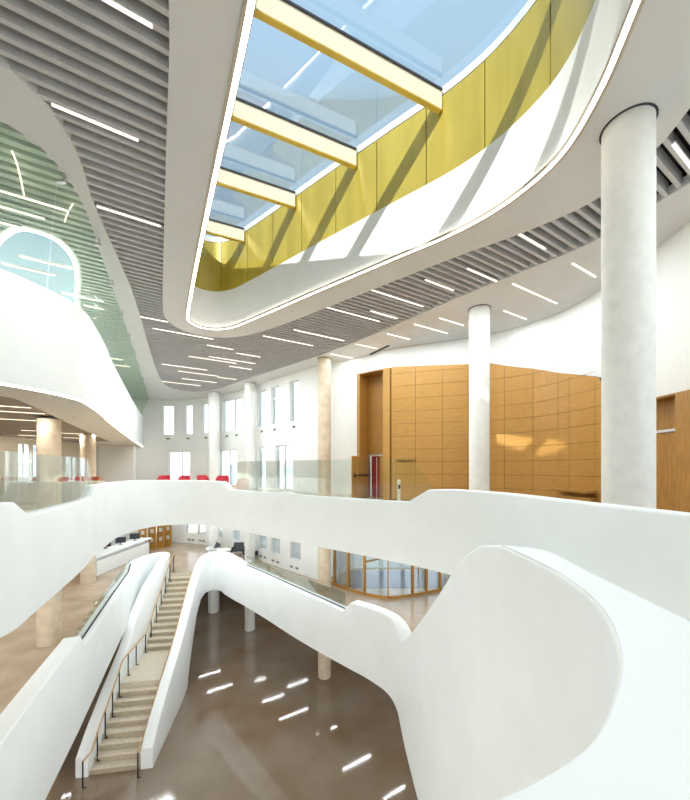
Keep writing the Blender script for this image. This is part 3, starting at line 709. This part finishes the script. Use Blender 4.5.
# ------------------------------------------------------------------ wood panelled wall
wp=catmull([(1.98,14.95),(3.7,14.4),(5.35,13.86),(5.95,13.62),(6.1,13.52),(6.95,12.85),(7.33,12.0),(7.55,11.2),(7.65,10.42)],6)
ww=empty('wood_wall',(5,13.8,L2),'curved oak panelled wall with shadow gaps behind the round column','wall panelling')
S=arclen(wp); tot=S[-1]
joint=[]
for px in (415.6,442.6,468,490,504.5,533,558,569,595):
    v=s_at_px(wp,px,5)
    if v: joint.append(v)
js=[0]+joint+[tot]
topf=[(0,4.32),(s_at_px(wp,490,5),4.12),(s_at_px(wp,504.5,5),3.95),(s_at_px(wp,533,5),3.66),(s_at_px(wp,558,5),3.27),(s_at_px(wp,590,5),2.86),(tot-.12,2.72),(tot,2.45)]
def toph(s):
    for (a,ta),(b,tb) in zip(topf,topf[1:]):
        if s<=b: return ta+(tb-ta)*(s-a)/max(1e-6,b-a)
    return topf[-1][1]
rowh=.535; g=.012
for a,b in zip(js,js[1:]):
    if b-a<.05: continue
    z=-1.33; 
    while z<4.4:
        q=sub_path(wp,a+g/2,b-g/2,.3)
        SQ=[a+g/2+(b-a-g)*i/(len(q)-1) for i in range(len(q))]
        tops=[min(z+rowh-g,toph(s)) for s in SQ]
        q2=[(p[0],p[1],max(t,z+.002),z) for p,t in zip(q,tops)]
        if max(tops)>z+.02:
            mb=MB(); N=normals2(q2)
            mb.loops([[(p[0],p[1],E+p[3]),(p[0],p[1],E+p[2]),(p[0]+n[0]*.03,p[1]+n[1]*.03,E+p[2]),(p[0]+n[0]*.03,p[1]+n[1]*.03,E+p[3])] for p,n in zip(q2,N)])
            o=mb.build('panel',WOOD,ww)
        z+=rowh
q=sub_path(wp,0,tot,.2); SQ=[tot*i/(len(q)-1) for i in range(len(q))]
body('backing',[ (p[0],p[1],toph(s)-.004,-1.35) for p,s in zip(offset(q,.028),SQ)],.12,GROOVE,ww,r=.002)
# sign lettering
sp=sub_path(wp,s_at_px(wp,397,5),s_at_px(wp,416,5),9)
a=sp[0]; b=sp[-1]; ang=math.atan2(b[1]-a[1],b[0]-a[0])
cu=bpy.data.curves.new('lettering','FONT'); cu.body='Lecture Hall B'; cu.size=.17; cu.extrude=.008; cu.space_character=1.05
t_=bpy.data.objects.new('t',cu); C.objects.link(t_)
dg=bpy.context.evaluated_depsgraph_get(); dg.update(); me=bpy.data.meshes.new_from_object(t_.evaluated_get(dg)); bpy.data.objects.remove(t_)
xs=[v.co.x for v in me.vertices]; wtxt=max(xs)-min(xs); want=math.hypot(b[0]-a[0],b[1]-a[1])
import mathutils
me.transform(mathutils.Matrix.Scale(want/wtxt,4,(1,0,0)))
me.transform(mathutils.Matrix.Translation((a[0]+.02*math.sin(ang),a[1]-.02*math.cos(ang),E+.27)) @ mathutils.Matrix.Rotation(ang,4,'Z') @ mathutils.Matrix.Rotation(math.pi/2,4,'X'))
me.materials.clear(); tag(link('wall_sign',me,BLACK),'small dark room name lettering on the wood wall right of the portal','sign')

# ------------------------------------------------------------------ wooden portal with doors
po=empty('door_portal',(1.4,15.7,L2),'tall oak portal with open door leaf and red inner door, left of the wood wall','doorway')
pa=Vector((.70,16.25)); pb=Vector((2.07,15.2)); d=(pb-pa).normalized(); n=Vector((-d.y,d.x)); LW=(pb-pa).length
TP=lambda x,y,z:(pa.x+d.x*x+n.x*y, pa.y+d.y*x+n.y*y, z)
top=E+4.32
mb=MB(); mb.box(0,.16,-.25,.62,L2,top,T=TP); mb.build('left_jamb',WOODD,po)
mb=MB(); mb.box(LW-.34,LW,-.25,.62,L2,top,T=TP); mb.build('right_jamb',WOOD,po)
mb=MB(); mb.box(.16,LW-.34,-.25,.62,top-.05,top,T=TP); mb.build('head',WOODD,po)
mb=MB(); mb.box(.165,LW-.345,.45,.55,E+.62,E+2.42,T=TP); mb.box(.165,LW-.345,.45,.55,E+2.435,top-.055,T=TP); mb.build('back_panel',WOODD,po)
mb=MB(); mb.box(.2,LW-.34,.36,.45,E+.56,E+.62,T=TP); mb.build('door_head_bar',STEEL,po)
mb=MB(); mb.box(.17,.26,.40,.48,L2,E+.555,T=TP); mb.build('door_frame',STEEL,po)
mb=MB(); mb.box(.80,LW-.345,.42,.5,L2,E+.555,T=TP); mb.build('side_panel',WOOD,po)
mb=MB(); mb.box(.27,.79,.56,.60,L2,E+.55,T=TP); mb.box(.55,.59,.53,.56,L2,E+.5,T=TP,mi=1); mb.build('inner_door',[REDD,PINK],po)
# open leaf
hx,hy=TP(.2,.40,0)[:2]; lx,ly=(352-HX)/F*15.1,15.1
dd=Vector((lx-hx,ly-hy)); LL=dd.length; dd.normalize(); nn=Vector((-dd.y,dd.x))
TD=lambda x,y,z:(hx+dd.x*x+nn.x*y,hy+dd.y*x+nn.y*y,z)
mb=MB(); mb.box(.03,LL,-.025,.025,L2+.02,E+.52,T=TD); leaf=mb.build('door_leaf',WOODF,po)
for yy in (-.075,.05):
    mb=MB(); mb.box(.12,LL-.08,yy,yy+.025,L2+1.0,L2+1.06,T=TD); mb.box(.1,.2,yy,yy+.03,L2+.97,L2+1.09,T=TD); mb.box(LL-.2,LL-.08,yy,yy+.03,L2+.95,L2+1.11,T=TD)
    o=mb.build('push_bar',BLACK,None); o.parent=leaf; o.data.transform(mathutils.Matrix.Translation(-Vector(po.location)))

# right portal
po2=empty('door_portal',(7.3,8,L2),'plain oak portal with a pale transom line at the right edge of the photo','doorway')
mb=MB(); mb.box(7.12,7.6,5.5,7.55,L2,E+1.62); mb.build('near_jamb',WOODF,po2)
mb=MB(); mb.box(7.12,7.66,7.55,9.35,E+1.58,E+1.62); mb.build('head',WOODD,po2)
mb=MB(); mb.box(7.12,7.66,9.35,9.5,L2,E+1.62); mb.build('far_jamb',WOODD,po2)
mb=MB(); mb.box(7.5,7.62,7.56,9.34,L2,E+.83); mb.box(7.5,7.62,7.56,9.34,E+.90,E+1.575); mb.build('back_panel',WOODF,po2)
mb=MB(); mb.box(7.46,7.62,7.56,9.34,E+.835,E+.895); mb.build('transom',ALU,po2)
# bench
bn=empty('wall_bench',(6.8,10.6,L2),'low orange wood bench with a second plank below, against the panelled wall','bench')
q=sub_path(wp,s_at_px(wp,560,5),s_at_px(wp,597,5),.2)
mb=MB(); mb.loops([[(p[0]-.42,p[1]-.12,E-.76),(p[0]-.42,p[1]-.12,E-.69),(p[0]-.005,p[1],E-.69),(p[0]-.005,p[1],E-.76)] for p in q]); mb.build('seat',WOODF,bn)
mb=MB(); mb.loops([[(p[0]-.30,p[1]-.09,L2),(p[0]-.30,p[1]-.09,E-.90),(p[0]-.005,p[1],E-.90),(p[0]-.005,p[1],L2)] for p in q[1:]]); mb.build('base',WOOD,bn)
# pedestal
pd=empty('pedestal',(1.88,12.2,L2),'slim silver push-plate pedestal standing before the wood wall lettering','pedestal')
mb=MB(); mb.lathe([(.075,L2),(.075,L2+.03),(.055,L2+.04),(.055,E-.55),(.06,E-.52),(.06,E-.44),(.045,E-.40)],1.88,12.2,20); mb.build('post',ALU,pd,40)
mb=MB(); mb.box(1.84,1.92,12.125,12.14,E-.72,E-.58); mb.build('push_plate',DARKGL,pd)

# ------------------------------------------------------------------ entrance vestibule on the first floor
VP=catmull([(-.75,18.9),(-.69,18.5),(.1,17.6),(.91,16.9),(2.0,16.4),(3.26,16.7),(3.95,17.05),(4.85,17.5),(5.9,18.6)],8)
ve=empty('vestibule',(2,17.5,L1),'curved glazed entrance vestibule with orange wood frames on the first floor','vestibule')
zv=E-2.7
A=VP
def railing(path,z0,z1,w,name,m):
    P=[(p[0],p[1],z1-E,z0-E) for p in path]; return body(name,[ (x,y,a,b) for x,y,a,b in P],w,m,ve,r=.01)
railing(VP,L1,L1+.14,.09,'sill',WOODF); railing(VP,zv-.15,zv,.09,'head',WOODF)
ms=[s_at_px(VP,px,10) for px in (334,347.5,364,388,413,427,440.5,455)]
ms=[m_ for m_ in ms if m_ is not None]
for i,m_ in enumerate(ms):
    q=sub_path(VP,m_-.06,m_+.06,.12); A_=[(q[0][0],q[0][1]),(q[-1][0],q[-1][1])]
    wd=.055 if i==3 else .11
    q=sub_path(VP,m_-wd/2,m_+wd/2,.2)
    body('mullion',[(p[0],p[1],zv-.151-E,L1+.141-E) for p in offset(q,-.02)],.13,WOODF,ve,r=.008)
for a,b in zip(ms,ms[1:]):
    q=sub_path(VP,a+.07,b-.07,.15)
    panel_glass('glass_panel',offset([p[:2] for p in q],.045),[L1+.142-E]*len(q),[zv-.152-E]*len(q),G_WIN,ve)
mb=MB(); mb.box(.25,5.6,17.9,20.9,L1+.001,L1+.012); tag(mb.build('entrance_mat',MATG),'dark grey mat on the floor inside the curved glazed vestibule','mat')
# brown inner ledge of the vestibule
mb=MB(); mb.tube([(.95,17.6,L1+1.42),(4.2,20.0,L1+1.42)],.055,8); mb.tube([(.95,17.6,L1),(.95,17.6,L1+1.45)],.04,8); mb.tube([(4.2,20.0,L1),(4.2,20.0,L1+1.45)],.04,8)
tag(mb.build('crowd_rail',WOODF),'brown rail crossing behind the curved vestibule glass','rail')

# ------------------------------------------------------------------ furniture
def tub_chair(x,y,z,rot,m,label,group,shell=None,name='tub_chair'):
    r=empty(name,(x,y,z),label,'chair',group); ca,sa=math.cos(rot),math.sin(rot)
    T=lambda p:(x+ca*p[0]-sa*p[1], y+sa*p[0]+ca*p[1], z+p[2])
    rings=[]; n=18
    for i in range(n+1):
        a=math.radians(-20+220*i/n); c,s_=math.cos(a),math.sin(a)
        hgt=.60+.30*max(0,math.sin(a))**.7 if math.sin(a)>0 else .60
        hgt=.62+.30*min(1,max(0,math.sin(a))*1.5)**.5
        rings.append([T((.37*c,.34*s_,.30)),T((.385*c,.355*s_,hgt-.04)),T((.365*c,.335*s_,hgt)),T((.32*c,.29*s_,hgt)),T((.30*c,.27*s_,hgt-.04)),T((.29*c,.26*s_,.30))])
    mb=MB(); mb.loops(rings); mb.build('backrest',shell or m,r,50)
    mb=MB(); seat=[[T((rr*math.cos(2*math.pi*k/24),rr*.92*math.sin(2*math.pi*k/24)-.02,zz)) for k in range(24)] for rr,zz in ((.27,.29),(.30,.32),(.30,.42),(.27,.46))]
    mb.loops(seat); mb.build('seat',m,r,50)
    for px_,py_ in ((-.22,-.2),(.22,-.2),(-.22,.2),(.22,.2)):
        mb=MB(); mb.tube([T((px_,py_,.30)),T((px_*1.15,py_*1.15,0))],.014,6); mb.build('leg',STEEL,r)
Yc=20.6
for px,yy,rot,lab in [(163.5,Yc,.1,'red tub chair, leftmost of the row along the far parapet'),(183.5,Yc,-.1,'red tub chair, second of the row, below the twin window'),(203.5,Yc+.6,.9,'red tub chair, third of the row, turned sideways beside a column'),(222,Yc-.6,0,'red tub chair, fourth of the row, right of the slim column')]:
    tub_chair((px-HX)/F*yy,yy,L2,rot,RED,lab,'red tub chairs on the second floor')
tub_chair((240.5-HX)/F*15.6,15.6,L2,-1.9,RED,'red tub chair with pale pink shell, seen from the side at the glass rail start','red tub chairs on the second floor',shell=PINK)
for px,yy,rot,lab in [(7,17,0,'rust tub chair at the left edge behind the glass rail'),(38,17,.1,'rust tub chair below the city window, left of the column'),(73,17,0,'rust tub chair just right of the warm column behind the glass rail'),(92,17.4,-.3,'rust tub chair at the right end of the glass rail, half hidden')]:
    tub_chair((px-HX)/F*yy,yy,L2,rot,RUST,lab,'rust tub chairs on the second floor')
# low cream cabinets behind the rust chairs
lc=empty('low_cabinet',(-13,13.4,L2),'long low cream cabinet run behind the left glass rail, in front of the rust chairs','cabinet')
xs_=[-16.5,-15.2,-13.9,-12.72,-12.03,-11.3,-10.76,-10.3,-9.85,-9.4]
for a,b in zip(xs_,xs_[1:]):
    mb=MB(); mb.box(a+.008,b-.008,13.25,13.28,L2+.05,E-.53); mb.build('door_front',CABD,lc)
mb=MB(); mb.box(-16.5,-9.38,13.282,13.7,L2,E-.535); mb.box(-16.52,-9.36,13.23,13.72,E-.53,E-.50); mb.build('carcass',CABD,lc)
# white end wall under the third level
mb=MB(); mb.box(-18.6,-16.35,27.05,27.35,L2,E+1.71,T=lambda x,y,z:(x,y+(x+16.35)*.28,z)); struct(mb.build('wall_end',WALLW))

# first floor counter
ct=empty('reception_counter',(-14.4,22,L1),'long white reception counter with brown niche on the first floor, left of the stair head','counter')
mb=MB(); mb.box(-15.0,-14.1,19.9,25.2,L1,L1+.82); mb.build('body',WHITE,ct)
mb=MB(); mb.box(-15.1,-14.0,19.7,25.4,L1+1.02,L1+1.10,bev=.02); mb.build('countertop',WHITE,ct)
mb=MB(); mb.box(-14.9,-14.35,19.9,25.1,L1+.82,L1+1.02); mb.build('recess',ALU,ct)
mb=MB(); mb.box(-16.6,-15.25,19.4,20.0,L1,L1+1.05); mb.box(-16.6,-16.4,20.0,24.5,L1,L1+1.05); mb.build('back_shelf',WOODF,ct)
for (x,y,r_,lab) in [(-14.75,23.0,.5,'black computer monitor on the white reception counter, left one'),(-14.6,24.3,.4,'black computer monitor on the white reception counter, right one'),(-15.0,21.9,.7,'pale blue screen turned sideways on the white reception counter')]:
    z=L1+1.1; mo=empty('computer_monitor',(x,y,z),lab,'monitor')
    T=lambda a,b,c:(x+math.cos(r_)*a-math.sin(r_)*b,y+math.sin(r_)*a+math.cos(r_)*b,z+c)
    mb=MB(); mb.box(-.3,.3,-.02,.02,.12,.5,T=T,bev=.008); mb.build('screen',DARKGL,mo)
    mb=MB(); mb.box(-.03,.03,.02,.05,.01,.3,T=T); mb.box(-.12,.12,-.08,.1,0,.012,T=T); mb.build('stand',BLACK,mo)
def office_chair(x,y,z,rot,lab):
    r=empty('desk_chair',(x,y,z),lab,'chair'); ca,sa=math.cos(rot),math.sin(rot)
    T=lambda a,b,c:(x+ca*a-sa*b,y+sa*a+ca*b,z+c)
    mb=MB(); mb.box(-.25,.25,-.25,.22,.44,.52,T=T,bev=.03); mb.build('seat',DKGREY,r)
    mb=MB(); mb.box(-.23,.23,.2,.26,.58,1.15,T=T,bev=.02); mb.build('backrest',DKGREY,r)
    mb=MB(); mb.tube([T(0,0,.08),T(0,0,.45)],.03)
    for k in range(5):
        a=2*math.pi*k/5; mb.tube([T(0,0,.1),T(.28*math.cos(a),.28*math.sin(a),.04)],.018,6)
    mb.build('base',BLACK,r)
office_chair(-15.9,23.4,L1,2.2,'black desk chair behind the white reception counter')
# wooden screens
for i,(px,yy,lab) in enumerate([(142.7,25.7,'first wooden screen with square cut-outs from the left, beside the counter'),(152.2,26.3,'second wooden screen with square cut-outs from the left'),(160.8,26.9,'third wooden screen with square cut-outs from the left'),(168,27.5,'last wooden screen with square cut-outs, nearest the far wall')]):
    x=(px-HX)/F*yy; w=.58; z=L1; r=empty('wooden_screen',(x,yy,z),lab,'screen','wooden screens beside the counter'); h=1.85
    mb=MB()
    cut=[(.55,.85),(1.25,1.55)]
    mb.box(x-w/2,x-.13,yy-.03,yy+.03,z,z+h); mb.box(x+.13,x+w/2,yy-.03,yy+.03,z,z+h)
    zz=z
    for a,b in cut: mb.box(x-.13,x+.13,yy-.03,yy+.03,zz,z+a); zz=z+b
    mb.box(x-.13,x+.13,yy-.03,yy+.03,zz,z+h); mb.build('board',WOODF,r)
    for a,b in cut:
        mb=MB(); mb.box(x-.13,x+.13,yy-.006,yy+.006,z+a,z+b); mb.build('pale_insert',ALU,r)
# lounge chairs and table on the first floor
def lounge(x,y,z,rot,lab,m1,m2):
    r=empty('lounge_chair',(x,y,z),lab,'chair'); ca,sa=math.cos(rot),math.sin(rot)
    T=lambda a,b,c:(x+ca*a-sa*b,y+sa*a+ca*b,z+c)
    def slab(p,q,t,w,m,nm):
        mb=MB(); (y0,z0),(y1,z1)=p,q; ny,nz=-(z1-z0),(y1-y0); l=math.hypot(ny,nz); ny,nz=ny/l*t,nz/l*t
        mb.loops([[T(-w,y0,z0),T(-w,y1,z1),T(-w,y1+ny,z1+nz),T(-w,y0+ny,z0+nz)],[T(w,y0,z0),T(w,y1,z1),T(w,y1+ny,z1+nz),T(w,y0+ny,z0+nz)]]); mb.build(nm,m,r)
    slab((-.4,.36),(.25,.30),.10,.34,m2,'seat'); slab((.22,.32),(.45,.80),.10,.34,m1,'backrest')
    for s_ in (-1,1):
        mb=MB(); mb.box(s_*.38-.04,s_*.38+.04,-.38,.3,.30,.56,T=T,bev=.015); mb.build('armrest',m2,r)
        for yy in (-.34,.3):
            mb=MB(); mb.tube([T(s_*.32,yy,.3),T(s_*.36,yy*1.1,0)],.018,6); mb.build('leg',STEEL,r)
lounge((213-HX)/F*24.6,24.6,L1,-.9,'lounge chair with dark back and white seat, left of the low white table',DKGREY,WHITE)
lounge((238-HX)/F*24.6,24.6,L1,.1,'dark grey lounge armchair behind the low white table',DKGREY,DKGREY)
lounge((250-HX)/F*23.6,23.6,L1,2.4,'dark lounge chair partly hidden behind the slim white column',DKGREY,DKGREY)
x,y=(224-HX)/F*23.8,23.8
tb=empty('coffee_table',(x,y,L1),'low round white table beyond the arching parapet on the first floor','table')
mb=MB(); mb.lathe([(.40,L1+.55),(.48,L1+.57),(.48,L1+.60),(.46,L1+.61)],x,y,40); mb.build('tabletop',WHITE,tb,40)
mb=MB(); mb.lathe([(.25,L1),(.24,L1+.02),(.04,L1+.04),(.04,L1+.55)],x,y,24); mb.build('pedestal',WHITE,tb,40)

# sprinkler heads and detectors on soffits
for px,py,h,lab in [(57,143/1.0,5.575,None)]: pass
def dot(px,py,h,lab):
    X,Y=on_plane(px,py,h); mb=MB(); mb.lathe([(.05,E+h),(.05,E+h-.012),(.02,E+h-.03),(.015,E+h-.05)],X,Y,16); tag(mb.build('sprinkler_head',STEEL),lab,'sprinkler')
dot(292,311,5.575,'small round ceiling sprinkler head on the soffit below the skylight tip'); dot(476,238.5,5.575,'small ceiling sprinkler head on the soffit, left of the thick column')
dot(74,416,1.715,'small sprinkler head under the third level edge, nearest to us'); dot(112,434.5,1.715,'small sprinkler head under the third level edge, second one')
dot(125,442.5,1.715,'small sprinkler head under the third level edge, third one')
# linear diffuser in the outer ceiling
for (a,b,c_,d_,lab) in [(353,361.5,369,356,'left black slot diffuser in the white ceiling above the wood portal'),(370,354.5,389,345.5,'right black slot diffuser in the white ceiling above the wood portal')]:
    p=on_plane(a,b,5.57); q=on_plane(c_,d_,5.57); mb=MB(); u=Vector((q[0]-p[0],q[1]-p[1])); L_=u.length; u.normalize()
    T=lambda x,y,z:(p[0]+u.x*x-u.y*y,p[1]+u.y*x+u.x*y,z)
    mb.box(0,L_,-.06,.06,E+5.555,E+5.578,T=T); mb.box(.02,L_-.02,-.01,.01,E+5.55,E+5.556,T=T,mi=1); tag(mb.build('ceiling_diffuser',[DKGREY,BLACK]),lab,'air diffuser')

# ------------------------------------------------------------------ outside
mb=MB(); mb.box(-160,160,-60,200,-1.0,-.35); struct(mb.build('ground',GROUND))
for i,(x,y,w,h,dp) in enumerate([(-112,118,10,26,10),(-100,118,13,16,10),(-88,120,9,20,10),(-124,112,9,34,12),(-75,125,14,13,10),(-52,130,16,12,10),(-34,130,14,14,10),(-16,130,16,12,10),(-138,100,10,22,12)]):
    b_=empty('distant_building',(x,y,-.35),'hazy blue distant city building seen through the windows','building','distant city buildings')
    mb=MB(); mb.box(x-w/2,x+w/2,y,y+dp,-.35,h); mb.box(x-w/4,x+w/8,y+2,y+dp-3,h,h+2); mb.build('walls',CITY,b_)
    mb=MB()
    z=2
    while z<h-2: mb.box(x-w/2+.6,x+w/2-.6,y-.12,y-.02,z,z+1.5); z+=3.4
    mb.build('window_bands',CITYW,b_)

# ------------------------------------------------------------------ light, camera
w=bpy.data.worlds.new('sky'); scene.world=w; w.use_nodes=True; nt=w.node_tree; nt.nodes.clear()
out=nt.nodes.new('ShaderNodeOutputWorld'); bg=nt.nodes.new('ShaderNodeBackground'); tc=nt.nodes.new('ShaderNodeTexCoord'); sx=nt.nodes.new('ShaderNodeSeparateXYZ'); cr=nt.nodes.new('ShaderNodeValToRGB')
nt.links.new(tc.outputs['Generated'],sx.inputs[0]); nt.links.new(sx.outputs['Z'],cr.inputs[0])
e=cr.color_ramp.elements; e[0].position=0.0; e[0].color=(1.5,1.5,1.5,1); e[1].position=1.0; e[1].color=(.18,.265,.345,1)
m1=e.new(.12); m1.color=(1.25,1.3,1.35,1); m2=e.new(.5); m2.color=(.17,.245,.325,1)
nt.links.new(cr.outputs[0],bg.inputs[0]); bg.inputs[1].default_value=1.9; nt.links.new(bg.outputs[0],out.inputs[0])
sd=bpy.data.lights.new('sun','SUN'); sd.energy=6.5; sd.angle=math.radians(.6); sd.color=(1,.95,.86)
so_=bpy.data.objects.new('sun',sd); C.objects.link(so_)
so_.rotation_euler=Vector((.42,.72,-.55)).to_track_quat('-Z','Y').to_euler(); so_.location=(-10,-10,40)
cd=bpy.data.cameras.new('camera'); cam=bpy.data.objects.new('camera',cd); C.objects.link(cam); scene.camera=cam
cam.location=(0,0,E); cam.rotation_euler=(math.pi/2,0,0)
cd.sensor_fit='HORIZONTAL'; cd.sensor_width=36; cd.lens=36*F/690; cd.shift_y=(HY-400)/690; cd.clip_start=.05; cd.clip_end=600
scene.view_settings.view_transform='Standard'; scene.view_settings.look='None'; scene.view_settings.gamma=1; scene.view_settings.exposure=.62
scene.cycles.max_bounces=12; scene.cycles.diffuse_bounces=8; scene.cycles.glossy_bounces=4; scene.cycles.transparent_max_bounces=16
scene.cycles.sample_clamp_indirect=8; scene.cycles.use_denoising=True; scene.cycles.caustics_reflective=False; scene.cycles.caustics_refractive=False
